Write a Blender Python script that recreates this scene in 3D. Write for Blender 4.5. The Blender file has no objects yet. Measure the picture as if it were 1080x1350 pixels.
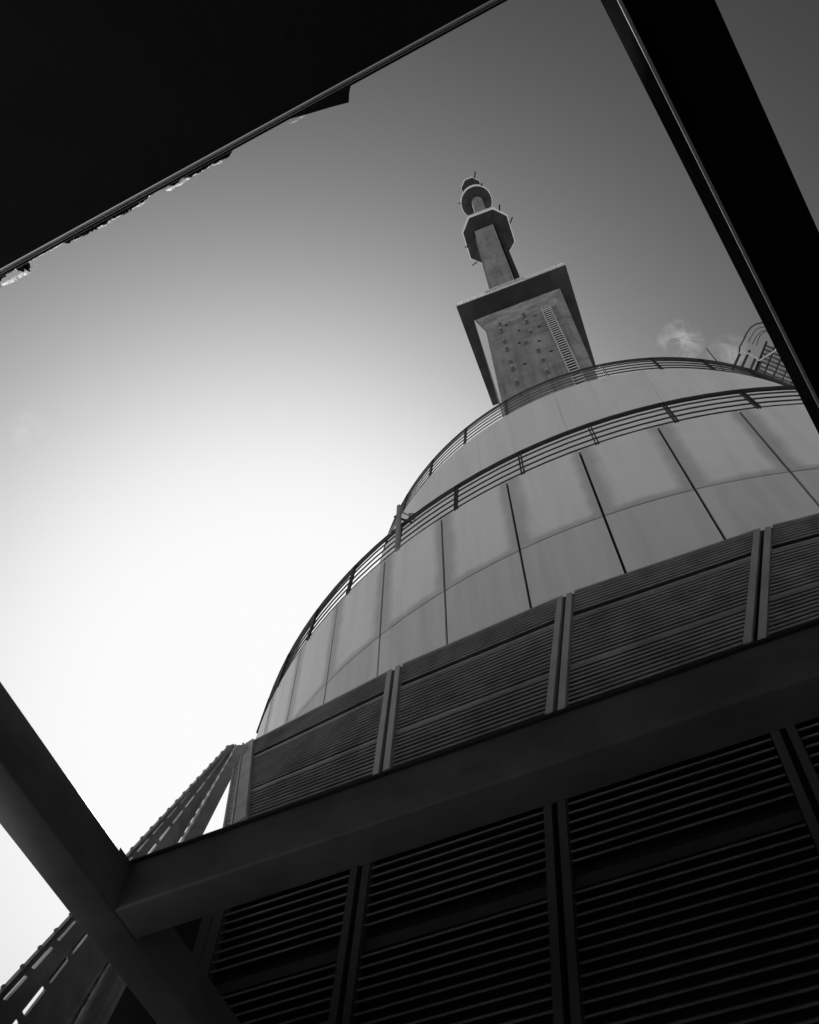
import bpy, bmesh, math, random
from mathutils import Vector, Matrix

random.seed(7)
S = bpy.context.scene
COL = S.collection
R = math.radians
EYE = 1.6                      # camera height above the ground

# ------------------------------------------------------------------ camera
cam_data = bpy.data.cameras.new('camera')
cam = bpy.data.objects.new('camera', cam_data)
COL.objects.link(cam)
S.camera = cam
cam_data.sensor_fit = 'VERTICAL'
cam_data.sensor_height = 24.0
cam_data.lens = 24.0 * 1130 / 1350
cam_data.clip_start = 0.05
cam_data.clip_end = 20000
ELEV, ROLL = R(60.854), R(1.182)
f_ = Vector((0, math.cos(ELEV), math.sin(ELEV)))
u0 = Vector((0, -math.sin(ELEV), math.cos(ELEV)))
r0 = Vector((1, 0, 0))
r_ = r0 * math.cos(ROLL) + u0 * math.sin(ROLL)
u_ = -r0 * math.sin(ROLL) + u0 * math.cos(ROLL)
cam.matrix_world = Matrix((
    (r_.x, u_.x, -f_.x, 0.0), (r_.y, u_.y, -f_.y, 0.0),
    (r_.z, u_.z, -f_.z, EYE), (0, 0, 0, 1)))

# ------------------------------------------------------------------ sky, sun, exposure
SUN_AZ, SUN_EL = R(-11.9), R(47.6)
sun_dir = Vector((math.sin(SUN_AZ) * math.cos(SUN_EL), math.cos(SUN_AZ) * math.cos(SUN_EL), math.sin(SUN_EL)))
SKY_POWER, SKY_GAIN, SKY_TOP, SKY_STRENGTH = 1.35, 0.0217, 7.1, 0.10
S.view_settings.view_transform = 'Standard'
S.view_settings.look = 'None'
S.view_settings.gamma = 1.0
S.view_settings.exposure = 0.45
S.view_settings.use_curve_mapping = False

W = bpy.data.worlds.new('World')
S.world = W
W.use_nodes = True
wn, wl = W.node_tree.nodes, W.node_tree.links
wn.clear()


def node(tree, kind, **kw):
    n = tree.nodes.new(kind)
    for k, v in kw.items():
        if k.startswith('i_'):
            key = k[2:]
            key = int(key) if key.isdigit() else key.replace('_', ' ')
            n.inputs[key].default_value = v
        else:
            setattr(n, k, v)
    return n


def wmath(op, a, b=None, clamp=False):
    n = wn.new('ShaderNodeMath')
    n.operation = op
    n.use_clamp = clamp
    for i, x in enumerate((a, b)):
        if x is None:
            continue
        if isinstance(x, (int, float)):
            n.inputs[i].default_value = x
        else:
            wl.new(x, n.inputs[i])
    return n.outputs[0]


sky = wn.new('ShaderNodeTexSky')
sky.sky_type = 'NISHITA'
sky.sun_disc = False
sky.sun_elevation = SUN_EL
sky.sun_rotation = SUN_AZ
sky.altitude = 0
sky.air_density = 1.0
sky.dust_density = 10.0
sky.ozone_density = 1.0
sep = wn.new('ShaderNodeSeparateColor')
wl.new(sky.outputs[0], sep.inputs[0])
expo = wmath('MULTIPLY', wmath('POWER', sep.outputs[0], SKY_POWER), -SKY_GAIN)   # black-and-white film behind a red filter,
grey = wmath('MULTIPLY', wmath('SUBTRACT', 1.0, wmath('EXPONENT', expo)), SKY_TOP)   # with a soft shoulder round the sun
# a few thin wisps of cloud
tc = wn.new('ShaderNodeTexCoord')
cn = wn.new('ShaderNodeTexNoise')
cn.inputs['Scale'].default_value = 42.0
cn.inputs['Detail'].default_value = 6.0
cn.inputs['Roughness'].default_value = 0.6
cn.inputs['Distortion'].default_value = 0.5
wl.new(tc.outputs['Generated'], cn.inputs['Vector'])
cl_total = None
for d, rad, amt in (((0.2925, 0.2885, 0.9120), 0.026, 1.3), ((0.340, 0.2945, 0.8930), 0.022, 0.8), ((-0.4115, 0.3724, 0.8319), 0.022, 0.3)):
    dv = Vector(d).normalized()
    sub = wn.new('ShaderNodeVectorMath')
    sub.operation = 'DISTANCE'
    wl.new(tc.outputs['Generated'], sub.inputs[0])
    sub.inputs[1].default_value = dv
    m = wmath('SUBTRACT', 1.0, wmath('DIVIDE', sub.outputs['Value'], rad), True)
    m = wmath('MULTIPLY', wmath('POWER', m, 0.7), amt)
    cl_total = m if cl_total is None else wmath('ADD', cl_total, m)
wisp = wmath('MULTIPLY', wmath('SUBTRACT', cn.outputs[0], 0.40), 4.0, True)
wisp = wmath('MULTIPLY', wmath('MULTIPLY', wisp, cl_total), 1.9)
grey = wmath('ADD', grey, wisp)
comb = wn.new('ShaderNodeCombineColor')
for i in range(3):
    wl.new(grey, comb.inputs[i])
bg = wn.new('ShaderNodeBackground')
bg.inputs['Strength'].default_value = SKY_STRENGTH
wl.new(comb.outputs[0], bg.inputs['Color'])
wo = wn.new('ShaderNodeOutputWorld')
wl.new(bg.outputs[0], wo.inputs['Surface'])

sun_data = bpy.data.lights.new('sun', 'SUN')
sun_data.energy = 5.0
sun_data.angle = R(0.53)
sun_data.color = (1.0, 1.0, 1.0)      # black-and-white picture
sun = bpy.data.objects.new('sun', sun_data)
COL.objects.link(sun)
sun.rotation_mode = 'QUATERNION'
sun.rotation_quaternion = sun_dir.to_track_quat('Z', 'Y')


# ------------------------------------------------------------------ materials
def mat(name, base, rough=0.6, metal=0.0, noise=0.0, nscale=8.0, bump=0.0, bscale=60.0, spec=0.4, streak=0.0):
    m = bpy.data.materials.new(name)
    m.use_nodes = True
    t = m.node_tree
    b = t.nodes['Principled BSDF']
    b.inputs['Base Color'].default_value = (base, base, base, 1)
    b.inputs['Roughness'].default_value = rough
    b.inputs['Metallic'].default_value = metal
    b.inputs['Specular IOR Level'].default_value = spec
    co = t.nodes.new('ShaderNodeTexCoord')
    if noise:
        n = node(t, 'ShaderNodeTexNoise')
        n.inputs['Scale'].default_value = nscale
        n.inputs['Detail'].default_value = 5
        n.inputs['Roughness'].default_value = 0.6
        mp = node(t, 'ShaderNodeMapping')
        mp.inputs['Scale'].default_value = (1, 1, 0.25 if streak else 1)
        t.links.new(co.outputs['Object'], mp.inputs[0])
        t.links.new(mp.outputs[0], n.inputs['Vector'])
        mr = node(t, 'ShaderNodeMapRange')
        mr.inputs['From Min'].default_value = 0.3
        mr.inputs['From Max'].default_value = 0.7
        mr.inputs['To Min'].default_value = base * (1 - noise)
        mr.inputs['To Max'].default_value = base * (1 + noise)
        t.links.new(n.outputs[0], mr.inputs[0])
        t.links.new(mr.outputs[0], b.inputs['Base Color'])
    if bump:
        n2 = node(t, 'ShaderNodeTexNoise')
        n2.inputs['Scale'].default_value = bscale
        n2.inputs['Detail'].default_value = 4
        t.links.new(co.outputs['Object'], n2.inputs['Vector'])
        bp = node(t, 'ShaderNodeBump')
        bp.inputs['Strength'].default_value = bump
        bp.inputs['Distance'].default_value = 0.02
        t.links.new(n2.outputs[0], bp.inputs['Height'])
        t.links.new(bp.outputs[0], b.inputs['Normal'])
    return m


M = {}
M['added_paving'] = mat('added_dark_paving', 0.09, 0.9, 0, 0.3, 2.0, 0.2, 20)
M['rear'] = mat('light_blocker_paint', 0.10, 0.9, 0, 0.2, 1.0)
M['ground'] = mat('ground_concrete', 0.45, 0.9, 0, 0.25, 0.8, 0.2, 20)
M['joint'] = mat('dark_joint', 0.03, 0.9)
M['panel'] = mat('pale_panel', 0.68, 0.45, 0, 0.06, 1.3, 0.03, 6, 0.35, 1)
M['upper'] = mat('pale_wall', 0.78, 0.5, 0, 0.05, 0.6, 0.03, 5, 0.35, 1)
M['rail'] = mat('dark_rail_paint', 0.03, 0.45, 0, 0.2, 6)
M['concrete'] = mat('raw_concrete', 0.27, 0.9, 0, 0.25, 1.1, 0.35, 9, 0.2, 1)
M['peg'] = mat('shaded_peg_concrete', 0.12, 0.9, 0, 0.3, 5)  # shade on the peg sides is put into this tone
M['concrete_lit'] = mat('lit_concrete', 0.36, 0.9, 0, 0.3, 1.4, 0.35, 9, 0.2)  # lit copy of the raw concrete, light put into the tone
M['concrete_dark'] = mat('shade_dark_concrete', 0.026, 0.9, 0, 0.35, 0.9, 0.35, 9, 0.2)  # shade under the slab and galleries is put into this dark tone
M['rim'] = mat('white_rim_paint', 0.8, 0.5)
M['steel_light'] = mat('galvanised_steel', 0.62, 0.45, 0.3, 0.15, 12)
M['skirt'] = mat('lit_louvre_paint', 0.27, 0.42, 0, 0.25, 3, 0.05, 30, 0.45)  # lit copy of the louvre paint for the skirt, sky light put in
M['louvre'] = mat('shaded_louvre_paint', 0.17, 0.42, 0, 0.25, 3, 0.05, 30, 0.45)  # shaded copy of the louvre paint for the dim lower wall
M['skirt_mullion'] = mat('lit_mullion_paint', 0.36, 0.4, 0, 0.15, 2, 0.04, 20, 0.45)  # lit copy of the mullion paint for the skirt
M['mullion'] = mat('shaded_mullion_paint', 0.07, 0.4, 0, 0.15, 2, 0.04, 20, 0.45)  # shaded copy of the mullion paint, for the lower wall
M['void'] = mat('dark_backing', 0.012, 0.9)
M['beam'] = mat('dark_beam_paint', 0.18, 0.42, 0, 0.25, 2.5, 0.08, 25, 0.45)
M['transom'] = mat('transom_paint', 0.03, 0.5, 0, 0.2, 3)
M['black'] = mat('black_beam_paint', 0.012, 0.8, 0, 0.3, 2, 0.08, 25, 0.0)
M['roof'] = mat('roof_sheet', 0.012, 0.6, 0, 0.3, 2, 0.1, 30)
M['torn'] = mat('torn_membrane', 0.6, 0.8, 0, 0.3, 30, 0.4, 60)
M['strut'] = mat('strut_paint', 0.5, 0.5, 0, 0.25, 4, 0.05, 30)
M['deck'] = mat('deck_floor', 0.2, 0.9, 0, 0.2, 2)


def make_translucent(m, fac):
    t = m.node_tree
    b = t.nodes['Principled BSDF']
    tr = t.nodes.new('ShaderNodeBsdfTranslucent')
    tr.inputs['Color'].default_value = (0.92, 0.92, 0.92, 1)
    mx = t.nodes.new('ShaderNodeMixShader')
    mx.inputs[0].default_value = fac
    t.links.new(b.outputs[0], mx.inputs[1])
    t.links.new(tr.outputs[0], mx.inputs[2])
    out = [n for n in t.nodes if n.type == 'OUTPUT_MATERIAL'][0]
    t.links.new(mx.outputs[0], out.inputs['Surface'])


make_translucent(M['torn'], 0.85)
M['pane'] = mat('milky_pane', 0.45, 0.6)
make_translucent(M['pane'], 0.8)


def dark_margin_panel_material():
    """Pale cladding with darker margins beside the side joints and above the bottom joint."""
    m = bpy.data.materials.new('dark_margin_panel')
    m.use_nodes = True
    t = m.node_tree
    b = t.nodes['Principled BSDF']
    b.inputs['Roughness'].default_value = 0.45
    b.inputs['Specular IOR Level'].default_value = 0.35
    uv = node(t, 'ShaderNodeUVMap')
    uv.uv_map = 'UVMap'
    sx = node(t, 'ShaderNodeSeparateXYZ')
    t.links.new(uv.outputs[0], sx.inputs[0])

    def mm(op, a, bb=None, clamp=False):
        n = node(t, 'ShaderNodeMath')
        n.operation = op
        n.use_clamp = clamp
        for i, x in enumerate((a, bb)):
            if x is None:
                continue
            if isinstance(x, (int, float)):
                n.inputs[i].default_value = x
            else:
                t.links.new(x, n.inputs[i])
        return n.outputs[0]
    co = node(t, 'ShaderNodeTexCoord')
    nz = node(t, 'ShaderNodeTexNoise')
    nz.inputs['Scale'].default_value = 2.2
    nz.inputs['Detail'].default_value = 5
    t.links.new(co.outputs['Object'], nz.inputs['Vector'])
    wob = mm('MULTIPLY', mm('SUBTRACT', nz.outputs[0], 0.5), 0.14)
    left = mm('ADD', sx.outputs[0], wob)
    right = mm('ADD', mm('SUBTRACT', 1.0, sx.outputs[0]), wob)
    bottom = mm('ADD', mm('MULTIPLY', sx.outputs[1], 1.5), wob)

    def soft(x, a, bb):
        n = node(t, 'ShaderNodeMapRange')
        n.interpolation_type = 'SMOOTHSTEP'
        n.inputs['From Min'].default_value = a
        n.inputs['From Max'].default_value = bb
        t.links.new(x, n.inputs[0])
        return n.outputs[0]
    k = mm('MULTIPLY', mm('MULTIPLY', soft(left, 0.03, 0.16), soft(right, 0.06, 0.24)), soft(bottom, 0.02, 0.14))
    n2 = node(t, 'ShaderNodeTexNoise')
    n2.inputs['Scale'].default_value = 1.3
    n2.inputs['Detail'].default_value = 5
    t.links.new(co.outputs['Object'], n2.inputs['Vector'])
    var = mm('ADD', 0.94, mm('MULTIPLY', n2.outputs[0], 0.12))
    val = mm('MULTIPLY', mm('ADD', 0.57, mm('MULTIPLY', k, 0.29)), var)
    cc = node(t, 'ShaderNodeCombineColor')
    for i in range(3):
        t.links.new(val, cc.inputs[i])
    t.links.new(cc.outputs[0], b.inputs['Base Color'])
    return m


M['dark_margin'] = dark_margin_panel_material()


def add_marks(m, axis_scale, lo, hi, depth, detail=6.0):
    """multiply the base colour by stretched noise: pour lines, run marks, scuffs"""
    t = m.node_tree
    b = t.nodes['Principled BSDF']
    src = b.inputs['Base Color'].links[0].from_socket if b.inputs['Base Color'].links else None
    co = node(t, 'ShaderNodeTexCoord')
    mp = node(t, 'ShaderNodeMapping')
    mp.inputs['Scale'].default_value = axis_scale
    t.links.new(co.outputs['Object'], mp.inputs[0])
    nz = node(t, 'ShaderNodeTexNoise')
    nz.inputs['Scale'].default_value = 1.0
    nz.inputs['Detail'].default_value = detail
    nz.inputs['Roughness'].default_value = 0.65
    t.links.new(mp.outputs[0], nz.inputs['Vector'])
    mr = node(t, 'ShaderNodeMapRange')
    mr.inputs['From Min'].default_value = lo
    mr.inputs['From Max'].default_value = hi
    mr.inputs['To Min'].default_value = 1 - depth
    mr.inputs['To Max'].default_value = 1.0
    t.links.new(nz.outputs[0], mr.inputs[0])
    mx = node(t, 'ShaderNodeMix', data_type='RGBA', blend_type='MULTIPLY')
    mx.inputs['Factor'].default_value = 1.0
    if src is not None:
        t.links.new(src, mx.inputs[6])
    else:
        mx.inputs[6].default_value = b.inputs['Base Color'].default_value
    t.links.new(mr.outputs[0], mx.inputs[7])
    t.links.new(mx.outputs[2], b.inputs['Base Color'])


add_marks(M['dark_margin'], (3.2, 3.2, 0.22), 0.30, 0.55, 0.10)
add_marks(M['panel'], (3.2, 3.2, 0.22), 0.30, 0.58, 0.14)
add_marks(M['upper'], (2.2, 2.2, 0.12), 0.30, 0.58, 0.10)
add_marks(M['concrete'], (0.15, 0.15, 1.6), 0.34, 0.50, 0.25)
add_marks(M['concrete'], (2.4, 2.4, 0.12), 0.36, 0.52, 0.25)
add_marks(M['concrete_lit'], (0.9, 0.9, 0.9), 0.36, 0.55, 0.35)
add_marks(M['beam'], (1.5, 1.5, 6.0), 0.35, 0.5, 0.18)
add_marks(M['black'], (3, 3, 3), 0.35, 0.5, 0.35)
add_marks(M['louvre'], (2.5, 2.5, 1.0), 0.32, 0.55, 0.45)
add_marks(M['skirt'], (2.5, 2.5, 1.0), 0.32, 0.55, 0.35)
add_marks(M['roof'], (2.5, 2.5, 2.5), 0.35, 0.5, 0.4)


# ------------------------------------------------------------------ mesh helpers
class MB:
    def __init__(self):
        self.v, self.f, self.uv = [], [], {}

    def add(self, verts, faces, uvs=None):
        o = len(self.v)
        self.v += [tuple(x) for x in verts]
        self.f += [tuple(i + o for i in fc) for fc in faces]
        if uvs:
            for i, q in enumerate(uvs):
                self.uv[o + i] = q

    def hexa(self, p):
        """eight corners: bottom ring 0-3, top ring 4-7"""
        self.add(p, [(0, 3, 2, 1), (4, 5, 6, 7), (0, 1, 5, 4), (1, 2, 6, 5), (2, 3, 7, 6), (3, 0, 4, 7)])

    def box(self, x0, x1, y0, y1, z0, z1):
        self.hexa([(x0, y0, z0), (x1, y0, z0), (x1, y1, z0), (x0, y1, z0),
                   (x0, y0, z1), (x1, y0, z1), (x1, y1, z1), (x0, y1, z1)])

    def bar(self, a, b, side, w, out, d, side2=None):
        """flat bar from a to b; w across 'side' centred, d along 'out' starting at 0"""
        a, b, s, n = Vector(a), Vector(b), Vector(side) * (w / 2), Vector(out) * d
        s2 = Vector(side2) * (w / 2) if side2 is not None else s
        self.hexa([a - s, a + s, a + s + n, a - s + n, b - s2, b + s2, b + s2 + n, b - s2 + n])

    def prism(self, poly, z0, z1):
        n = len(poly)
        self.add([(x, y, z0) for x, y in poly] + [(x, y, z1) for x, y in poly],
                 [tuple(range(n - 1, -1, -1)), tuple(range(n, 2 * n))] +
                 [(i, (i + 1) % n, n + (i + 1) % n, n + i) for i in range(n)])

    def sweep(self, a, b, prof, ux, uy):
        """closed profile (list of 2D) from a to b along straight line"""
        n = len(prof)
        a, b, ux, uy = Vector(a), Vector(b), Vector(ux), Vector(uy)
        self.add([a + ux * x + uy * y for x, y in prof] + [b + ux * x + uy * y for x, y in prof],
                 [tuple(range(n - 1, -1, -1)), tuple(range(n, 2 * n))] +
                 [(i, (i + 1) % n, n + (i + 1) % n, n + i) for i in range(n)])

    def tube(self, pts, rad, sides=6, closed=False):
        pts = [Vector(p) for p in pts]
        n = len(pts)
        rings = []
        for i, p in enumerate(pts):
            if closed:
                t = pts[(i + 1) % n] - pts[i - 1]
            else:
                t = pts[min(i + 1, n - 1)] - pts[max(i - 1, 0)]
            t.normalize()
            ref = Vector((0, 0, 1)) if abs(t.z) < 0.95 else Vector((1, 0, 0))
            x = t.cross(ref).normalized()
            y = x.cross(t)
            rings.append([p + x * rad * math.cos(2 * math.pi * k / sides) + y * rad * math.sin(2 * math.pi * k / sides) for k in range(sides)])
        vs = [q for rg in rings for q in rg]
        fs = []
        for i in range(n if closed else n - 1):
            j = (i + 1) % n
            for k in range(sides):
                l = (k + 1) % sides
                fs.append((i * sides + k, i * sides + l, j * sides + l, j * sides + k))
        if not closed:
            fs.append(tuple(range(sides - 1, -1, -1)))
            fs.append(tuple((n - 1) * sides + k for k in range(sides)))
        self.add(vs, fs)

    def arc_wall(self, c, r0, r1, a0, a1, z0, z1, n=6, uv=False):
        """curved slab between radii r0<r1; angles as compass bearings from the axis c"""
        vs, uvs = [], []
        for i in range(n + 1):
            a = a0 + (a1 - a0) * i / n
            s, co = math.sin(a), math.cos(a)
            for r, z in ((r1, z0), (r1, z1), (r0, z1), (r0, z0)):
                vs.append((c[0] + r * s, c[1] + r * co, z))
                uvs.append((i / n, (z - z0) / (z1 - z0)))
        fs = [(0, 1, 2, 3), (4 * n + 3, 4 * n + 2, 4 * n + 1, 4 * n)]
        for i in range(n):
            for k in range(4):
                l = (k + 1) % 4
                fs.append((4 * i + k, 4 * (i + 1) + k, 4 * (i + 1) + l, 4 * i + l))
        self.add(vs, fs, uvs if uv else None)

    def mesh(self, name, material, smooth=False):
        me = bpy.data.meshes.new(name)
        me.from_pydata(self.v, [], self.f)
        bm = bmesh.new()
        bm.from_mesh(me)
        bmesh.ops.recalc_face_normals(bm, faces=bm.faces)
        bm.to_mesh(me)
        bm.free()
        if self.uv:
            lay = me.uv_layers.new(name='UVMap')
            for lp in me.loops:
                lay.data[lp.index].uv = self.uv.get(lp.vertex_index, (0.5, 0.5))
        me.materials.append(material)
        if smooth:
            me.polygons.foreach_set('use_smooth', [True] * len(me.polygons))
            try:
                me.set_sharp_from_angle(angle=R(35))
            except Exception:
                pass
        me.update()
        return me

    def build(self, name, material, parent=None, smooth=False):
        o = bpy.data.objects.new(name, self.mesh(name, material, smooth))
        COL.objects.link(o)
        if parent is not None:
            o.parent = parent
            o.matrix_parent_inverse = parent.matrix_basis.inverted()
        return o


def tag(o, label, cat, group=None):
    o['label'], o['category'] = label, cat
    o['kind'] = 'thing'
    if group:
        o['group'] = group
    return o


def thing(name, loc, label, cat, group=None, rz=0.0):
    o = bpy.data.objects.new(name, None)
    o.empty_display_size = 0.2
    COL.objects.link(o)
    o.location = loc
    o.rotation_euler = (0, 0, rz)
    return tag(o, label, cat, group)


def local(mb, name, material, parent, smooth=False):
    """mesh given in the parent's own coordinates"""
    o = bpy.data.objects.new(name, mb.mesh(name, material, smooth))
    COL.objects.link(o)
    o.parent = parent
    return o


def circle_pts(c, r, z, n=128, a0=0.0, a1=2 * math.pi, end=False):
    k = n + 1 if end else n
    return [(c[0] + r * math.sin(a0 + (a1 - a0) * i / n), c[1] + r * math.cos(a0 + (a1 - a0) * i / n), z) for i in range(k)]


# ------------------------------------------------------------------ ground
g = MB()
g.add([(-2000, -2000, 0), (2000, -2000, 0), (2000, 2000, 0), (-2000, 2000, 0)], [(0, 1, 2, 3)])
go = g.build('ground', M['ground'])
go['kind'] = 'structure'
g = MB()
g.add([(-14, -9, 0.004), (14, -9, 0.004), (14, 8, 0.004), (-14, 8, 0.004)], [(0, 1, 2, 3)])
go = g.build('added_paving', M['added_paving'])  # unseen dark sheet added to cut ground bounce on the lower louvres
go['kind'] = 'structure'

# ------------------------------------------------------------------ round building (two stacked drums)
CX, CY = 8.399, 18.481
CC = (CX, CY)
R1, R2 = 12.52, 9.74
Z1, Z2 = 15.27 + EYE, 24.97 + EYE
ZM = 12.65 + EYE
STEP = R(7.0588)
A_REF = R(-155.89)                       # bearing of one panel joint seen from the axis
bld = thing('round_building', (CX, CY, 0), 'tall round building of two stacked pale drums behind the dark louvres', 'building')

cb = MB()
cb.prism([(x, y) for x, y, _ in circle_pts(CC, R1 - 0.08, 0, 128)], 0.0, Z1 - 0.14)
cb.build('drum_core', M['joint'], bld, True)
rows = [(ZM, Z1, 'dark_margin'), (ZM - 2.62, ZM, 'panel'), (ZM - 5.24, ZM - 2.62, 'panel')]
for z0, z1, mk in rows:
    for k in range(-10, 12):
        a0 = A_REF + k * STEP
        gap = 0.022 / R1
        mb = MB()
        mb.arc_wall(CC, R1 - 0.05, R1 + random.uniform(-0.004, 0.004), a0 + gap, a0 + STEP - gap, z0 + 0.02, z1 - (0.02 if z1 < Z1 else 0.0), 6, mk == 'dark_margin')
        mb.build('wall_panel', M[mk], bld, True)
tb = MB()
tb.arc_wall(CC, R2 - 0.2, R1 - 0.03, 0, 2 * math.pi * 0.99999, Z1 - 0.12, Z1 - 0.02, 128)
tb.build('terrace_deck', M['deck'], bld, True)
ub = MB()
ub.prism([(x, y) for x, y, _ in circle_pts(CC, R2 - 0.07, 0, 128)], Z1 - 0.3, Z2 - 0.05)
ub.build('upper_drum_core', M['upper'], bld, True)
for k in range(-6, 7):
    a0 = R(-155.6) + k * R(16.2)
    gap = 0.003 / R2
    mb = MB()
    mb.arc_wall(CC, R2 - 0.05, R2, a0 + gap, a0 + R(16.2) - gap, Z1 - 0.015, Z2, 10)
    mb.build('upper_wall_panel', M['upper'], bld, True)


# ------------------------------------------------------------------ railings on the drums
def railing(label, r_top, r_base, z_base, z_top, fr, n_posts, a_ref, step, hand_r, rail_r):
    th = thing('terrace_railing', (CX, CY, z_base), label, 'railing', 'curved railings of the round building')
    mb = MB()
    mb.tube(circle_pts(CC, r_top, z_top, 160), hand_r, 8, True)
    mb.build('handrail', M['rail'], th, True)
    for q in fr:
        mb = MB()
        mb.tube(circle_pts(CC, r_base + (r_top - r_base) * q, z_base + (z_top - z_base) * q, 160), rail_r, 6, True)
        mb.build('rail', M['rail'], th, True)
    for k in range(-n_posts, n_posts + 1):
        a = a_ref + k * step
        rad = Vector((math.sin(a), math.cos(a), 0))
        tan = Vector((math.cos(a), -math.sin(a), 0))
        mb = MB()
        for s in (-1, 1):
            off = tan * (0.028 * s)
            p0 = Vector((CX, CY, z_base - 0.10)) + rad * (r_base + 0.01) + off
            p1 = Vector((CX, CY, z_top - 0.01)) + rad * r_top + off
            mb.bar(p0, p1, tan, 0.022, rad, 0.055)
        mb.build('post', M['rail'], th)
    return th


railing('lower curved dark railing on the terrace edge above the panelled drum', 12.41, 12.50, Z1 + 0.05, 16.41 + EYE,
        (0.02, 0.26, 0.5, 0.74), 12, R(-157.6), STEP, 0.05, 0.019)
railing('upper curved dark railing on top of the smaller drum', 9.507, 9.66, Z2 + 0.10, 26.6 + EYE,
        (0.02, 0.22, 0.42, 0.62, 0.81), 11, R(-156.0), R(9.75), 0.05, 0.022)

# mast with bracket on the lower terrace
ms = thing('camera_mast', (-0.236, 9.40, 15.2 + EYE), 'short pale mast with a dark crossbar on the terrace edge beside the lower railing', 'mast')
mb = MB()
mb.tube([(-0.236, 9.40, 15.2 + EYE), (-0.236, 9.40, 17.1 + EYE)], 0.058, 8)
mb.build('pole', M['concrete'], ms, True)
mb = MB()
mb.tube([(-0.34, 9.38, 16.60 + EYE), (0.08, 9.45, 16.46 + EYE)], 0.03, 6)
mb.build('crossbar', M['rail'], ms, True)
mb = MB()
mb.box(-0.02, 0.13, 9.38, 9.50, 16.66 + EYE, 16.78 + EYE)
mb.tube([(-0.2, 9.40, 16.86 + EYE), (0.04, 9.45, 16.75 + EYE)], 0.02, 6)
mb.build('floodlight', M['concrete'], ms)
mb = MB()
mb.tube([(-0.25, 9.38, 16.5 + EYE), (-0.42, 9.40, 15.9 + EYE)], 0.02, 6)
mb.build('brace', M['strut'], ms, True)

# ------------------------------------------------------------------ concrete telecom tower
TA = R(-22.484)
tw = thing('telecom_tower', (8.143, 18.722, 0), 'tall concrete tower with a square platform and round galleries above the drums', 'tower', None, TA)
E0 = EYE
HS = 59.2 + E0
mb = MB()
h0, h1 = 36 + E0, 54.83 + E0
mb.box(-2.41, 2.41, -3.0, 2.4, 0, h0)
local(mb, 'lower_shaft', M['concrete'], tw)
mb = MB()
A = [(-2.41, -3.0, h0), (2.41, -3.0, h0), (2.41, 2.4, h0), (-2.41, 2.4, h0)]
B = [(-2.41, -3.0, h1), (2.41, -3.0, h1), (2.41, 2.4, h1), (-2.41, 2.4, h1)]
Ct = [(-3.12, -2.6, HS), (3.12, -2.6, HS), (3.12, 2.6, HS), (-3.12, 2.6, HS)]
mb.add(A + B + Ct, [(0, 3, 2, 1), (8, 9, 10, 11),
                    (0, 1, 5, 4), (4, 5, 9, 8),
                    (2, 3, 7, 6), (6, 7, 11, 10),
                    (0, 4, 8), (0, 8, 11), (0, 11, 3), (3, 11, 7),
                    (1, 9, 5), (1, 10, 9), (1, 2, 10), (2, 6, 10)])
local(mb, 'flared_shaft', M['concrete'], tw)
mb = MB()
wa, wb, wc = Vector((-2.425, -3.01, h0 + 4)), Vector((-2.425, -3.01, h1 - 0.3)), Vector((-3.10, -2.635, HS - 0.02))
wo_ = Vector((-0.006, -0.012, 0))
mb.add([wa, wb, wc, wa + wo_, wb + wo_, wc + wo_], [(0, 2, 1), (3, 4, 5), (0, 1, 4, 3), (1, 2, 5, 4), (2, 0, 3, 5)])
local(mb, 'lit_corner_sliver', M['rim'], tw)  # white wedge: light on the tower's left edge put in as colour
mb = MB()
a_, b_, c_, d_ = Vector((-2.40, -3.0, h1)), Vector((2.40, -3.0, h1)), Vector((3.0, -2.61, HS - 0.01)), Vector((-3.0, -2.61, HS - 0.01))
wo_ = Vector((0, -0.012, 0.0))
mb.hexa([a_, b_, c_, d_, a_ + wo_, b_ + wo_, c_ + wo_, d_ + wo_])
local(mb, 'flared_head', M['concrete_lit'], tw)  # thin sheet over the flare, coloured lighter for the sky light it catches
# square platform
mb = MB()
mb.box(-3.95, 3.95, -3.95, 3.95, HS, HS + 0.16)
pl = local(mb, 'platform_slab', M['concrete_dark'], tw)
mb = MB()
mb.box(-3.97, 3.97, -3.97, -3.85, HS + 0.162, HS + 0.26)
mb.box(-3.97, 3.97, 3.85, 3.97, HS + 0.162, HS + 0.26)
mb.box(-3.97, -3.85, -3.84, 3.84, HS + 0.162, HS + 0.26)
mb.box(3.85, 3.97, -3.84, 3.84, HS + 0.162, HS + 0.26)
local(mb, 'kerb', M['steel_light'], tw)
mb = MB()
for zz in (0.62, 0.98):
    q = [(-3.9, -3.9, HS + zz), (3.9, -3.9, HS + zz), (3.9, 3.9, HS + zz), (-3.9, 3.9, HS + zz)]
    for i in range(4):
        mb.tube([q[i], q[(i + 1) % 4]], 0.042, 5)
pr = local(mb, 'platform_railing', M['rim'], tw)
post = MB()
post.box(-0.035, 0.035, -0.035, 0.035, HS + 0.2, HS + 0.97)
pm = post.mesh('railing_post', M['rim'])
for i in range(16):
    s = -3.9 + 7.8 * i / 16
    for x, y in ((s, -3.9), (3.9, s), (-s, 3.9), (-3.9, -s)):
        o = bpy.data.objects.new('railing_post', pm)
        COL.objects.link(o)
        o.parent = pr
        o.location = (x, y, 0)
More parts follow.
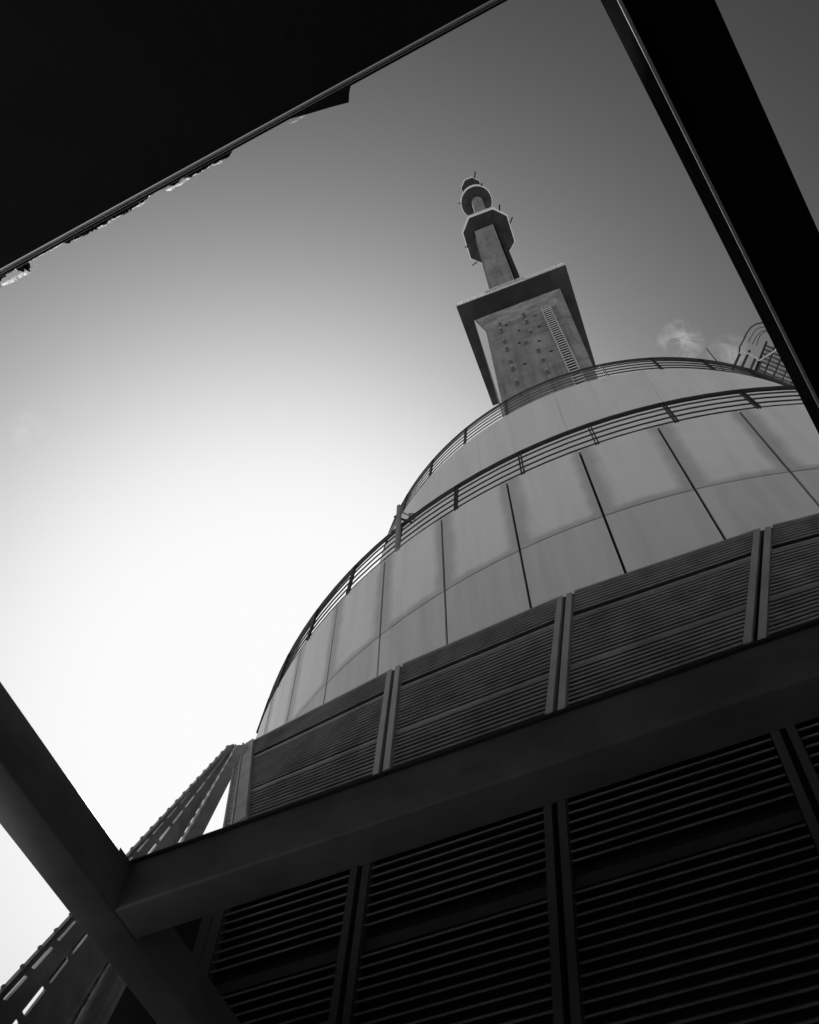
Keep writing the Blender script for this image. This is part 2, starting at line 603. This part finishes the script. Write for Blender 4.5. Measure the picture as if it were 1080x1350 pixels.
# framed guard in the middle of the front edge
for i in range(5):
    x0 = -1.75 + i * 0.56
    mb = MB()
    for a, b in (((x0, HS + 0.3), (x0 + 0.5, HS + 0.3)), ((x0, HS + 1.0), (x0 + 0.5, HS + 1.0)), ((x0, HS + 0.3), (x0, HS + 1.0)), ((x0 + 0.5, HS + 0.3), (x0 + 0.5, HS + 1.0))):
        mb.tube([(a[0], -3.98, a[1]), (b[0], -3.98, b[1])], 0.055, 5)
    gf = local(mb, 'guard_frame', M['steel_light'], tw)
    mb = MB()
    mb.box(x0 + 0.06, x0 + 0.44, -3.965, -3.945, HS + 0.36, HS + 0.94)
    local(mb, 'guard_plate', M['strut'], gf)
# ladder on the front face
mb = MB()
for x in (1.36, 1.915):
    mb.box(x - 0.035, x + 0.035, -3.22, -3.16, 20 + E0, 54.4 + E0)
ld = local(mb, 'ladder', M['steel_light'], tw)
bk = MB()
bk.box(1.42, 1.86, -3.025, -3.015, 20 + E0, 54.3 + E0)
local(bk, 'cable_tray', M['void'], ld)
rg = MB()
rg.tube([(1.37, -3.19, 0), (1.905, -3.19, 0)], 0.03, 5)
rgm = rg.mesh('rung', M['steel_light'])
for i in range(76):
    z = 24.5 + E0 + i * 0.395
    o = bpy.data.objects.new('rung', rgm)
    COL.objects.link(o)
    o.parent = ld
    o.location = (0, 0, z)
# pegs left in the concrete
pg = MB()
pg.prism([(0.10 * math.cos(k * math.pi / 4), 0.10 * math.sin(k * math.pi / 4)) for k in range(8)], 0, 0.26)
pgm = pg.mesh('anchor_peg', M['peg'])
pc = MB()
pc.prism([(0.10 * math.cos(k * math.pi / 4), 0.10 * math.sin(k * math.pi / 4)) for k in range(8)], 0.262, 0.32)
pcm = pc.mesh('lit_peg_cap', M['concrete_lit'])  # pale end added to each peg for the light caught there
for x, z in ((-1.466, 57.0), (-1.496, 55.6), (-1.485, 53.37), (-1.475, 51.83), (-1.465, 49.65), (-1.437, 48.19), (-1.42, 45.9), (0.223, 57.03), (0.267, 55.5), (0.284, 53.4), (-0.231, 51.8), (0.311, 49.6), (0.363, 48.0), (0.344, 45.9)):
    o = bpy.data.objects.new('anchor_peg', pgm)
    COL.objects.link(o)
    o.parent = tw
    o.location = (-0.364 + (x + 0.364) * 0.956, -2.99, z * 0.956 + E0)
    o.rotation_euler = (R(90), 0, 0)
    o.scale = (1, 1, random.uniform(0.9, 1.4))
    c_ap = bpy.data.objects.new('lit_peg_cap', pcm)
    COL.objects.link(c_ap)
    c_ap.parent = o
hk = MB()
hk.prism([(0.11 * math.cos(k * math.pi / 4), 0.11 * math.sin(k * math.pi / 4)) for k in range(8)], 0, 0.03)
hkm = hk.mesh('anchor_plate', M['concrete_dark'])
for x, z in ((0.916, 56.6), (0.241, 56.9), (-0.634, 52.58), (0.566, 51.6), (-0.709, 48.7), (-1.1, 56.9), (-1.43, 44.3), (0.9, 54.2), (-0.4, 54.9), (1.0, 49.2)):
    o = bpy.data.objects.new('anchor_plate', hkm)
    COL.objects.link(o)
    o.parent = tw
    o.location = (-0.364 + (x + 0.364) * 0.956, -2.995, z * 0.956 + E0)
    o.rotation_euler = (R(90), 0, 0)
# upper shaft with a recessed service strip
HU = 93.6 + E0
mb = MB()
mb.prism([(-1.5, -1.3), (0.54, -1.3), (0.54, 1.0), (-1.5, 1.0)], HS + 0.17, HU)
local(mb, 'upper_shaft', M['concrete'], tw)
mb = MB()
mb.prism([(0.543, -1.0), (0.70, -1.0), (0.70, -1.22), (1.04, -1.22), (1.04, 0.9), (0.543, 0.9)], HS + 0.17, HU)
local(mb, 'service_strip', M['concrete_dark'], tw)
mb = MB()
mb.prism([(-1.66, -0.6), (-1.503, -0.6), (-1.503, 0.6), (-1.66, 0.6)], HS + 0.17, HU)
local(mb, 'side_rib', M['concrete'], tw)


def gallery(name, poly, z, h, rim, inset):
    """gallery floor slab with a raised light rim and underside ribs"""
    cx = sum(p[0] for p in poly) / len(poly)
    cy = sum(p[1] for p in poly) / len(poly)
    fl = MB()
    fl.prism(poly, z, z + 0.35)
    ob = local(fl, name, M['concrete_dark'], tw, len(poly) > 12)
    n = len(poly)
    rm = MB()
    outer = [((x - cx) * 1.045 + cx, (y - cy) * 1.045 + cy) for x, y in poly]
    inner = [((x - cx) * 0.96 + cx, (y - cy) * 0.96 + cy) for x, y in poly]
    vs = [(x, y, z + 0.352) for x, y in outer] + [(x, y, z + h) for x, y in outer] + [(x, y, z + h) for x, y in inner] + [(x, y, z + 0.352) for x, y in inner]
    fs = []
    for i in range(n):
        j = (i + 1) % n
        for k in range(4):
            l = (k + 1) % 4
            fs.append((k * n + i, k * n + j, l * n + j, l * n + i))
    rm.add(vs, fs)
    local(rm, 'gallery_rim', M['rim'], ob, len(poly) > 12)
    rb = MB()
    for i in range(0, n, max(1, n // 8)):
        x, y = poly[i]
        d = Vector((x - cx, y - cy, 0))
        sd = Vector((-d.y, d.x, 0)).normalized()
        rb.bar((cx + d.x * inset, cy + d.y * inset, z - 0.10), (cx + d.x * 0.96, cy + d.y * 0.96, z - 0.04), sd, 0.12, (0, 0, 1), 0.099, sd)
    local(rb, 'underside_rib', M['concrete_dark'], ob)
    return ob


octo = [(-1.58, -2.70), (1.03, -2.64), (2.15, -1.46), (2.10, 1.27), (1.29, 2.0), (-1.80, 2.15), (-2.78, 1.25), (-2.68, -1.5)]
gallery('octagonal_gallery', octo, 93.7 + E0, 1.25, 0, 0.75)
ring = [(-0.33 + 1.93 * math.cos(2 * math.pi * k / 40), -0.25 + 1.93 * math.sin(2 * math.pi * k / 40)) for k in range(40)]
mb = MB()
mb.prism([(-0.25 + 0.72 * math.cos(2 * math.pi * k / 24), -0.25 + 0.72 * math.sin(2 * math.pi * k / 24)) for k in range(24)], 94.1 + E0, 114.6 + E0)
local(mb, 'round_shaft', M['concrete'], tw, True)
gallery('ring_gallery', ring, 114.7 + E0, 1.4, 0, 0.45)
cap = [(-0.36 + 1.40 * math.cos(2 * math.pi * (k + 0.5) / 8), -0.25 + 1.40 * math.sin(2 * math.pi * (k + 0.5) / 8)) for k in range(8)]
mb = MB()
mb.prism([(-0.3 + 0.33 * math.cos(2 * math.pi * k / 16), -0.25 + 0.33 * math.sin(2 * math.pi * k / 16)) for k in range(16)], 115.1 + E0, 126.0 + E0)
local(mb, 'top_shaft', M['concrete'], tw, True)
gallery('top_gallery', cap, 126.1 + E0, 1.3, 0, 0.4)
for p, q, rr in (((1.6, -2.1, 94.5), (1.85, -2.4, 96.0), 0.09), ((2.25, -0.6, 94.2), (2.7, -0.8, 95.4), 0.08), ((-2.3, 1.9, 94.0), (-2.9, 2.2, 94.6), 0.07),
                 ((0.9, -1.75, 115.4), (1.0, -1.9, 116.3), 0.12), ((-2.2, -0.7, 115.2), (-2.5, -0.75, 116.2), 0.1), ((0.5, -1.4, 126.5), (0.85, -1.75, 128.6), 0.09),
                 ((-2.75, 0.0, 94.0), (-3.0, 0.1, 94.4), 0.1)):
    mb = MB()
    mb.tube([(p[0], p[1], p[2] + E0), (q[0], q[1], q[2] + E0)], rr, 6)
    local(mb, 'antenna', M['rail'], tw, True)

# ------------------------------------------------------------------ louvre wall
TDIR = Vector((0.8901, -0.4558, 0))      # along the straight lower wall, to the right
NDIR = Vector((-0.4558, -0.8901, 0))     # outward, towards the camera
WALL_D = 4.98


def wp(t, z, out=0.0):
    p = TDIR * t - NDIR * (WALL_D - out)
    return Vector((p.x, p.y, z + EYE))


lw = thing('louvre_wall', tuple(wp(-1.2, -EYE)), 'dark vertical louvred wall below and behind the long cross beam', 'louvre wall')
low_m = [(-4.24, -4.36), (-2.85, -3.04), (-1.19, -1.46), (0.49, 0.32), (2.15, 2.05), (3.8, 3.8)]   # t at the top and 2.6 m lower
ZT, ZB = 5.44, 2.3


def mull_t(i, z):
    a, b = low_m[i]
    return a + (b - a) * (ZT - z) / (ZT - 2.6)


mb = MB()
mb.bar(wp(-4.30, 0.0, -0.14) - Vector((0, 0, EYE)), wp(-4.30, 0.0, -0.14) + Vector((0, 0, ZT - 0.02)), (0, 0, 0), 0, (0, 0, 1), 0)
mb = MB()
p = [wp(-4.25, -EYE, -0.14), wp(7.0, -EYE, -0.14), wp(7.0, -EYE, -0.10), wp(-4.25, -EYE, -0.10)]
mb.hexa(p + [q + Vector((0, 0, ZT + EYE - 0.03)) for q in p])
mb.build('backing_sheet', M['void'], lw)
mb = MB()
p = [wp(-4.3, -EYE, -0.09), wp(7.0, -EYE, -0.09), wp(7.0, -EYE, 0.0), wp(-4.3, -EYE, 0.0)]
mb.hexa(p + [q + Vector((0, 0, ZB + EYE - 0.05)) for q in p])
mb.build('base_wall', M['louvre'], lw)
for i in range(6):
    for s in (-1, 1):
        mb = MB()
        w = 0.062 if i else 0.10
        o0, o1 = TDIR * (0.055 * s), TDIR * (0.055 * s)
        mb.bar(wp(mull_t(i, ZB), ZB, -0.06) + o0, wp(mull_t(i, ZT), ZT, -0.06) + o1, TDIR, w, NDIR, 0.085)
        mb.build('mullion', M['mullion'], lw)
rail_z = [(3.87, 0.09), (2.42, 0.08)]
for i in range(5):
    z = 5.40
    while z > 2.45:
        if all(abs(z - rz) > hh * 0.5 + 0.035 for rz, hh in rail_z):
            t0, t1 = mull_t(i, z) + 0.095, mull_t(i + 1, z) - 0.095
            jit = random.uniform(-0.003, 0.003)
            mb = MB()
            # sloping blade with a rounded front lip
            prof = [(0.0, -0.008), (0.005, 0.002), (-0.002, 0.010), (-0.075, 0.058), (-0.078, 0.052), (-0.008, 0.003), (-0.006, -0.008)]
            a = wp(t0, z + jit)
            b = wp(t1, z - jit)
            mb.sweep(a, b, prof, NDIR, (0, 0, 1))
            mb.build('blade', M['louvre'], lw)
        z -= 0.081
    for rz, hh in rail_z:
        mb = MB()
        mb.sweep(wp(mull_t(i, rz) + 0.09, rz), wp(mull_t(i + 1, rz) - 0.09, rz), [(-0.06, -hh / 2), (-0.02, -hh / 2), (-0.02, hh / 2), (-0.06, hh / 2)], NDIR, (0, 0, 1))
        mb.build('transom', M['transom'], lw)

# upper louvre skirt: leans back from the wall head up to the drum
HT = 8.0
tops = [(-2.00, 7.848), (-0.136, 6.568), (1.776, 5.464), (3.80, 4.552), (5.88, 3.86), (8.02, 3.36)]
bott = [(-4.28, ZT), (-2.77, ZT), (-1.135, ZT), (0.555, ZT), (2.22, ZT), (3.88, ZT)]
TP = [Vector((x, y, HT + EYE)) for x, y in tops]
BP = [wp(t, z + 0.02, 0.0) for t, z in bott]
sk = thing('louvre_wall', tuple(BP[2] - Vector((0, 0, 0.0))), 'sloping skirt of fine dark louvres between the cross beam and the pale panels', 'louvre wall')


def frame(i, s, t):
    """point and local axes on skirt bay i; s across 0-1, t down 0-1"""
    a = TP[i].lerp(BP[i], t)
    b = TP[i + 1].lerp(BP[i + 1], t)
    return a.lerp(b, s), (b - a)


for i in range(5):
    nrm_top = (TP[i + 1] - TP[i]).cross(BP[i] - TP[i]).normalized()
    if nrm_top.dot(NDIR) < 0:
        nrm_top = -nrm_top
    # backing
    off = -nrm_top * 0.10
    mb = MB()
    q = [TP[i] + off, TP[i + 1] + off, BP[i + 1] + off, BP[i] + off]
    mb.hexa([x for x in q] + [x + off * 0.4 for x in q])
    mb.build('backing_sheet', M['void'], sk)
    slant = (TP[i] - BP[i]).length
    n = 34
    for j in range(n):
        t = (j + 0.6) / n
        if abs(t - 0.27) < 0.019 or abs(t - 0.69) < 0.020 or t < 0.03:
            continue
        a, ac = frame(i, 0.0, t)
        b, _ = frame(i, 1.0, t)
        ax = ac.normalized()
        dn = (BP[i] - TP[i]).normalized()
        nr = ax.cross(dn).normalized()
        if nr.dot(NDIR) < 0:
            nr = -nr
        up = -dn
        mb = MB()
        prof = [(0.0, -0.020), (0.006, 0.0), (-0.004, 0.012), (-0.070, 0.045), (-0.073, 0.038), (-0.010, 0.0), (-0.008, -0.020)]
        j1, j2 = random.uniform(-0.003, 0.003), random.uniform(-0.003, 0.003)
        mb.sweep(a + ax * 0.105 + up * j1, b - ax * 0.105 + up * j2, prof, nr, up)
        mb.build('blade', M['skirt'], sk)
    for t, hh in ((0.28, 0.055), (0.697, 0.065), (0.008, 0.06), (0.99, 0.06)):
        a, ac = frame(i, 0.0, t)
        b, _ = frame(i, 1.0, t)
        ax = ac.normalized()
        dn = (BP[i] - TP[i]).normalized()
        nr = ax.cross(dn).normalized()
        if nr.dot(NDIR) < 0:
            nr = -nr
        mb = MB()
        mb.sweep(a + ax * 0.10, b - ax * 0.10, [(-0.05, -hh / 2), (-0.006, -hh / 2), (-0.006, hh / 2), (-0.05, hh / 2)], nr, -dn)
        mb.build('transom', M['skirt'], sk)
for i in range(6):
    up = (TP[i] - BP[i]).normalized()
    l = TP[i] - TP[i - 1] if i else TP[1] - TP[0]
    rr = TP[i + 1] - TP[i] if i < 5 else TP[5] - TP[4]
    ax = (l.normalized() + rr.normalized()).normalized()
    ax = (ax - up * ax.dot(up)).normalized()
    nr = ax.cross(up).normalized()
    if nr.dot(NDIR) < 0:
        nr = -nr
    for s in (-1, 1):
        if i == 0 and s < 0:
            continue
        mb = MB()
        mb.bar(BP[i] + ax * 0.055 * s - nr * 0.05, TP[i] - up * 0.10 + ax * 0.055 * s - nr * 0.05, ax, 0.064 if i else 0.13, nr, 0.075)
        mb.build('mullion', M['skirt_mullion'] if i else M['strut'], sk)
# perforated angle at the left end of the skirt
up = (TP[0] - BP[0]).normalized()
ax = (TP[1] - TP[0]).normalized()
ax = (ax - up * ax.dot(up)).normalized()
nr = ax.cross(up)
if nr.dot(NDIR) < 0:
    nr = -nr
mb = MB()
for x in (-0.03, -0.115):
    mb.bar(BP[0] + ax * x - nr * 0.02, TP[0] + ax * x - nr * 0.02, ax, 0.018, nr, 0.05)
cs = mb.build('corner_angle', M['steel_light'], sk)
mb = MB()
mb = None
L = (TP[0] - BP[0]).length
hb = MB()
hb.bar(Vector((0, 0, 0)) - ax * 0.034, Vector((0, 0, 0)) + ax * 0.034, up, 0.05, nr, 0.04)
hm = hb.mesh('spacer', M['strut'])
for k in range(26):
    o = bpy.data.objects.new('spacer', hm)
    COL.objects.link(o)
    o.parent = cs
    o.location = BP[0] - ax * 0.0725 - nr * 0.028 + up * (L * (k + 0.5) / 26)

# flat roof strip that closes the gap between skirt and drum
mb = MB()
inner = [(CX + 12.45 * math.sin(a), CY + 12.45 * math.cos(a)) for a in (R(-125), R(-140), R(-152), R(-163), R(-176), R(170))]
vs = [(p.x, p.y, p.z - 0.06) for p in TP] + [(x, y, HT + EYE + 0.05) for x, y in inner]
mb.add(vs, [(i, i + 1, 7 + i, 6 + i) for i in range(5)])
mb.build('roof_strip', M['deck'], sk)

# side wall behind the raking columns
mb = MB()
a, b = wp(-4.20, -EYE, -0.15), wp(-4.20, -EYE, -0.15) + Vector((-1.75, 0.95, 0))
sd = Vector((0.47, 0.87, 0))
mb.hexa([a, a + sd * 0.2, b + sd * 0.2, b] + [x + Vector((0, 0, 5.25 + EYE)) for x in (a, a + sd * 0.2, b + sd * 0.2, b)])
o = mb.build('side_wall', M['concrete_dark'])
tag(o, 'grey rendered wall running back behind the raking columns at lower left', 'wall')

# ------------------------------------------------------------------ raking columns at the left
edges = [((-2.134, 7.635, 7.75), (-2.776, 2.681, -1.6)), ((-2.104, 7.635, 7.75), (-3.435, 3.683, -1.6)), ((-2.09, 7.635, 7.75), (-3.148, 3.958, -1.6)),
         ((-2.06, 7.633, 7.75), (-3.054, 5.289, -1.6)), ((-1.90, 7.628, 7.75), (-2.334, 4.581, -1.6))]
EV = [(Vector((a[0], a[1], a[2] + EYE)), Vector((b[0], b[1], b[2] + EYE))) for a, b in edges]
labs = ['outermost narrow raking steel column against the sky at lower left', 'narrow raking steel column second from the outside with a pale bolted flange',
        'broad raking steel column with widely spaced bolts, third from the outside', 'innermost broad raking steel column beside the gap of sky']
bolt = MB()
bolt.prism([(0.018 * math.cos(k * math.pi / 3), 0.018 * math.sin(k * math.pi / 3)) for k in range(6)], -0.02, 0.03)
bolt_mesh = bolt.mesh('bolt', M['strut'])
eye = Vector((0, 0, EYE))
gaps = (0.0, 0.09, 0.11, 0.17, 0.0)       # open slits between the columns, bridged by spacers
for k in range(4):
    (t0, f0), (t1, f1) = EV[k], EV[k + 1]
    wv, tv = (f1 - f0), (t1 - t0)
    f0, f1 = f0 + wv.normalized() * gaps[k] * 0.5, f1 - wv.normalized() * gaps[k + 1] * 0.5
    t0, t1 = t0 + tv * 0.1, t1 - tv * 0.1
    th = thing('raking_column', tuple((f0 + f1) / 2), labs[k], 'column', 'raking columns at the left end of the louvre wall')
    ax = (t1 - f1).normalized()
    view = ((t0 + t1 + f0 + f1) / 4 - eye).normalized()
    side = ax.cross(view).normalized()
    if side.dot(f0 - f1) < 0:
        side = -side
    back = view * 0.07 + side * 0.02
    mb = MB()
    mb.hexa([f0, f1, f1 + back, f0 + back, t0, t1, t1 + back, t0 + back])
    mb.build('web', M['strut'], th)
    fl = MB()
    fl.bar(f1 + side * 0.03 - view * 0.012, t1 + side * 0.005 - view * 0.012, side, 0.05, -view, 0.012, side * 0.3)
    fo = fl.build('flange', M['strut'], th)
    rot = view.to_track_quat('Z', 'Y')
    if k == 0:
        for j in range(46):
            o = bpy.data.objects.new('bolt', bolt_mesh)
            COL.objects.link(o)
            o.parent = fo
            o.location = f0.lerp(t0, (j + 0.5) / 46) + side * 0.012 - view * 0.01
            o.rotation_mode = 'QUATERNION'
            o.rotation_quaternion = rot
    if gaps[k + 1]:
        nb, part = ((30, 0.25), (30, 0.22), (58, 0.42))[k]
        w1 = (EV[k + 2][1] - EV[k + 1][1]).normalized() * gaps[k + 1]
        for j in range(nb):
            q0, q1 = j / nb, (j + part) / nb
            e_ = [f1.lerp(t1, q) for q in (q0, q1)]
            mb = MB()
            g0, g1 = w1 * (1 - q0) * 1.02 + w1 * 0.04, w1 * (1 - q1) * 1.02 + w1 * 0.04
            bk_ = view * 0.03
            mb.hexa([e_[0], e_[0] + g0, e_[0] + g0 + bk_, e_[0] + bk_, e_[1], e_[1] + g1, e_[1] + g1 + bk_, e_[1] + bk_])
            mb.build('spacer', M['strut'], fo)

# ------------------------------------------------------------------ cage and grating on the upper roof, far right
cg = thing('roof_cage', (12.0, 9.6, Z2), 'caged steel ladder landing on the upper roof beside the dark beam at right', 'cage')
ZC = 28 + EYE
for a, b in (((10.919, 9.815), (11.076, 9.195)), ((11.203, 9.809), (11.365, 9.109)), ((11.523, 9.857), (11.626, 9.369)), ((11.738, 9.95), (11.834, 9.499))):
    mb = MB()
    mb.bar((a[0], a[1], ZC), (b[0], b[1], ZC), (0.97, 0.24, 0), 0.07, (0, 0, 1), 0.06)
    mb.build('bar', M['rail'], cg)
hoops = [[(11.041, 9.275), (11.012, 9.011), (11.09, 8.772), (11.142, 8.536), (11.25, 8.327), (11.379, 8.221), (11.593, 8.165)],
         [(11.284, 8.847), (11.375, 8.557), (11.487, 8.374), (11.727, 8.317)], [(11.45, 8.95), (11.54, 8.66), (11.68, 8.48), (11.85, 8.45)], [(11.622, 8.997), (11.66, 8.682), (11.773, 8.523), (11.974, 8.519)]]
for k, h in enumerate(hoops):
    mb = MB()
    mb.tube([(x, y, ZC + 0.05 + 0.05 * k) for x, y in h], 0.028 if k == 0 else 0.014, 6)
    mb.build('hoop', M['rail'], cg, True)
mb = MB()
mb.tube([(11.02, 9.2, ZC), (11.35, 9.22, ZC), (11.75, 9.45, ZC), (12.2, 9.1, ZC), (12.3, 8.7, ZC)], 0.03, 6)
mb.build('landing_rim', M['steel_light'], cg, True)
u = Vector((0.97, 0.36, 0))
v = Vector((0.16, -0.99, 0))
o_ = Vector((11.70, 10.05, ZC + 0.02))
for k in range(9):
    mb = MB()
    a = o_ + v * (0.14 * k)
    mb.bar(a, a + u * 1.7, v, 0.045, (0, 0, 1), 0.05)
    mb.build('grating_bar', M['rail'], cg)
for k in range(6):
    mb = MB()
    a = o_ + u * (0.34 * k) + Vector((0, 0, 0.055))
    mb.bar(a, a + v * 1.25, u, 0.06, (0, 0, 1), 0.05)
    mb.build('grating_bearer', M['rail'], cg)
for a_i in range(5):
    for b_i in range(8):
        if (a_i + b_i) % 7 == 3:
            continue
        c0 = o_ + u * (0.34 * a_i + 0.05) + v * (0.14 * b_i + 0.035) + Vector((0, 0, 0.012))
        mb = MB()
        q = [c0, c0 + u * 0.24, c0 + u * 0.24 + v * 0.075, c0 + v * 0.075]
        mb.hexa(q + [x_ + Vector((0, 0, 0.006)) for x_ in q])
        mb.build('infill_pane', M['pane'], cg)
for x, y in ((11.2, 9.9), (12.6, 10.5)):
    mb = MB()
    mb.tube([(x, y + 1.0, Z2 - 0.05), (x, y + 0.2, ZC)], 0.05, 6)
    mb.build('support', M['strut'], cg, True)
mb = MB()
mb.tube([(10.72, 9.95, Z2 - 0.1), (10.703, 9.902, ZC), (9.994, 9.165, ZC + 0.3)], 0.018, 5)
o = mb.build('whip_antenna', M['rail'])
tag(o, 'thin bent whip antenna above the upper railing at right', 'antenna')


# ------------------------------------------------------------------ canopy beams over the camera
def rhs(w, h, r=0.018):
    """rectangular hollow section with rounded corners: x outward 0..w, y up 0..h"""
    pts = []
    for cx, cy, a0 in ((w - r, r, -90), (w - r, h - r, 0), (r, h - r, 90), (r, r, 180)):
        for k in range(4):
            a = R(a0 + 30 * k)
            pts.append((cx + r * math.cos(a), cy + r * math.sin(a)))
    return pts


def beam(label, p0, ang, a, b, width_dir, w, h, z=3.0):
    d = Vector((math.cos(R(ang)), math.sin(R(ang)), 0))
    n = Vector((-d.y, d.x, 0)) * width_dir
    o = Vector((p0[0], p0[1], z + EYE))
    th = thing('steel_beam', tuple(o + d * a), label, 'beam', 'steel beams of the canopy frame')
    return th, o, d, n


th, o, d, n = beam('long dark cross beam running in front of the louvres', (-1.001, 3.906), -27.115, -0.62, 7.0, 1, 0.265, 0.305)
# width runs away from the camera
if n.y < 0:
    n = -n
mb = MB()
mb.sweep(o + d * -0.78, o + d * 7.0, rhs(0.265, 0.305), n, (0, 0, 1))
# mitre the left end against the side of the inclined beam
lp, lang = Vector((-1.926, 3.115, 0)), R(71.375)
ln = Vector((math.sin(lang), -math.cos(lang), 0))
for i in range(16):
    q = Vector(mb.v[i])
    k_ = (0.004 - (Vector((q.x, q.y, 0)) - lp).dot(ln)) / d.dot(ln)
    mb.v[i] = tuple(q + d * k_)
mb.build('beam_body', M['beam'], th, True)
mb = MB()
mb.sweep(o + d * -0.78 + Vector((0, 0, 0.306)), o + d * 7.0 + Vector((0, 0, 0.306)), [(-0.012, 0), (0.265, 0), (0.265, 0.012), (-0.012, 0.012)], n, (0, 0, 1))
for i in range(4):
    q = Vector(mb.v[i])
    k_ = (0.004 - (Vector((q.x, q.y, 0)) - lp).dot(ln)) / d.dot(ln)
    mb.v[i] = tuple(q + d * k_)
mb.build('top_plate', M['mullion'], th)

# end plate welded against the inclined beam, with its bolts
pd = Vector((math.cos(lang), math.sin(lang), 0))
pc_ = lp + pd * ((o - lp).dot(pd) + 0.02)
zz = 3.0 + EYE
mb = MB()
q = [Vector((0, 0, zz + 0.004)) + pc_ + pd * a + ln * b for a, b in ((-0.06, 0.001), (0.40, 0.001), (0.40, 0.0035), (-0.06, 0.0035))]
mb.hexa(q + [x + Vector((0, 0, 0.305)) for x in q])
ep = mb.build('end_plate', M['beam'], th)

th, o, d, n = beam('dark inclined beam at lower left crossing the end of the long beam', (-1.926, 3.115), 71.375, -4, 3, 1, 0.25, 0.305)
mb = MB()
mb.sweep(o + d * -5.0, o + d * 3.1, rhs(0.25, 0.302), n, (0, 0, 1))
mb.build('beam_body', M['beam'], th, True)

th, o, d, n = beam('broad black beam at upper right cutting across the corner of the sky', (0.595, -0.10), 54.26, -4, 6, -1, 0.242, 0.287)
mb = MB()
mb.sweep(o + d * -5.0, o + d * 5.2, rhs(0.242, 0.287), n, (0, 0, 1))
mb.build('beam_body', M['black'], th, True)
mb = MB()
mb.sweep(o + d * -5.0 + Vector((0, 0, -0.007)), o + d * 5.2 + Vector((0, 0, -0.007)), [(-0.004, -0.004), (0.006, -0.004), (0.006, 0.006), (-0.004, 0.006)], n, (0, 0, 1))
mb.build('edge_bead', M['steel_light'], th)

# ------------------------------------------------------------------ canopy roof at upper left
ed = Vector((0.8932, -0.4497, 0)).normalized()      # along the edge
en = Vector((0.4497, 0.8932, 0)).normalized()       # outward, towards the building
e0 = Vector((-0.232, 0.141, 3.30 + EYE))
rf = thing('canopy_roof', tuple(e0), 'black canopy roof with a ragged edge at upper left', 'roof')


def rp(a, out, z=0.0):
    return e0 + ed * a + en * out + Vector((0, 0, z))


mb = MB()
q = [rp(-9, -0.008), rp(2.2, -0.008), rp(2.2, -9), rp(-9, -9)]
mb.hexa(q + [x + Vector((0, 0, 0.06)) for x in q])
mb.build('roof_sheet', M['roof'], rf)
mb = MB()
mb.hexa([rp(-9, -0.004, -0.004), rp(2.2, -0.004, -0.004), rp(2.2, 0.002, -0.004), rp(-9, 0.002, -0.004),
         rp(-9, 0.002, 0.03), rp(2.2, 0.002, 0.03), rp(2.2, 0.008, 0.03), rp(-9, 0.008, 0.03)])
mb.build('edge_trim', M['steel_light'], rf)
mb = MB()
q = [rp(-9, 0.009, 0.01), rp(2.2, 0.009, 0.01), rp(2.2, 0.017, 0.01), rp(-9, 0.017, 0.01)]
mb.hexa(q + [x + Vector((0, 0, 0.05)) for x in q])
mb.build('edge_lip', M['roof'], rf)
# unseen wall added behind the camera to keep light off the lower louvres
mb = MB()
q = [rp(-9, -3.2), rp(9, -3.2), rp(9, -3.5), rp(-9, -3.5)]
q = [Vector((x.x, x.y, 0.0)) for x in q]
mb.hexa(q + [x + Vector((0, 0, 3.29 + EYE)) for x in q])
o = mb.build('light_blocker_wall', M['rear'])
tag(o, 'added unseen dark wall that keeps light off the lower louvres', 'wall')
# loose triangular flap
mb = MB()
fl = [(-0.25, 0.0172), (-0.012, 0.0172), (-0.026, 0.034), (-0.042, 0.060), (-0.10, 0.047), (-0.18, 0.032)]
pv = [rp(a, c, 0.012) for a, c in fl]
mb.add(pv + [p + Vector((0, 0, 0.012)) for p in pv], [tuple(range(5, -1, -1)), tuple(range(6, 12))] + [(i, (i + 1) % 6, 6 + (i + 1) % 6, 6 + i) for i in range(6)])
mb.build('loose_flap', M['roof'], rf)


def ragged(a0, a1, amp, seed, material, name, base=0.026, z=0.02, thick=0.006, step=0.007, taper=True):
    rnd = random.Random(seed)
    n = int((a1 - a0) / step)
    mb = MB()
    outs, w = [], 0.5
    for i in range(n + 1):
        w = min(1, max(0.05, w + rnd.uniform(-0.35, 0.35)))
        e = min(1.0, i / 3, (n - i) / 3) if taper else 1
        outs.append(base + amp * w * e + 0.001)
    for i in range(n):
        x0, x1 = a0 + i * step, a0 + (i + 1) * step
        za, zb = z + rnd.uniform(-0.006, 0.006), z + rnd.uniform(-0.006, 0.006)
        mb.hexa([rp(x0, base, z), rp(x1, base, z), rp(x1, outs[i + 1], zb), rp(x0, outs[i], za),
                 rp(x0, base, z + thick), rp(x1, base, z + thick), rp(x1, outs[i + 1], zb + thick), rp(x0, outs[i], za + thick)])
    return mb.build(name, material, rf)


ragged(-0.262, -0.19, 0.008, 3, M['torn'], 'torn_strip', 0.029, 0.016)
ragged(-0.80, -0.49, 0.012, 4, M['roof'], 'torn_strip', 0.0175)
ragged(-0.79, -0.52, 0.008, 5, M['torn'], 'torn_strip', 0.027, 0.018)
ragged(-1.24, -0.83, 0.014, 6, M['roof'], 'torn_strip', 0.0175)
ragged(-1.20, -0.86, 0.010, 7, M['torn'], 'torn_strip', 0.028, 0.018)
ragged(-1.46, -1.24, 0.010, 8, M['torn'], 'torn_strip', 0.0178, 0.018)
ragged(-2.60, -1.40, 0.034, 9, M['roof'], 'torn_strip', 0.0175)
ragged(-2.60, -1.38, 0.014, 10, M['torn'], 'torn_strip', 0.040, 0.018)
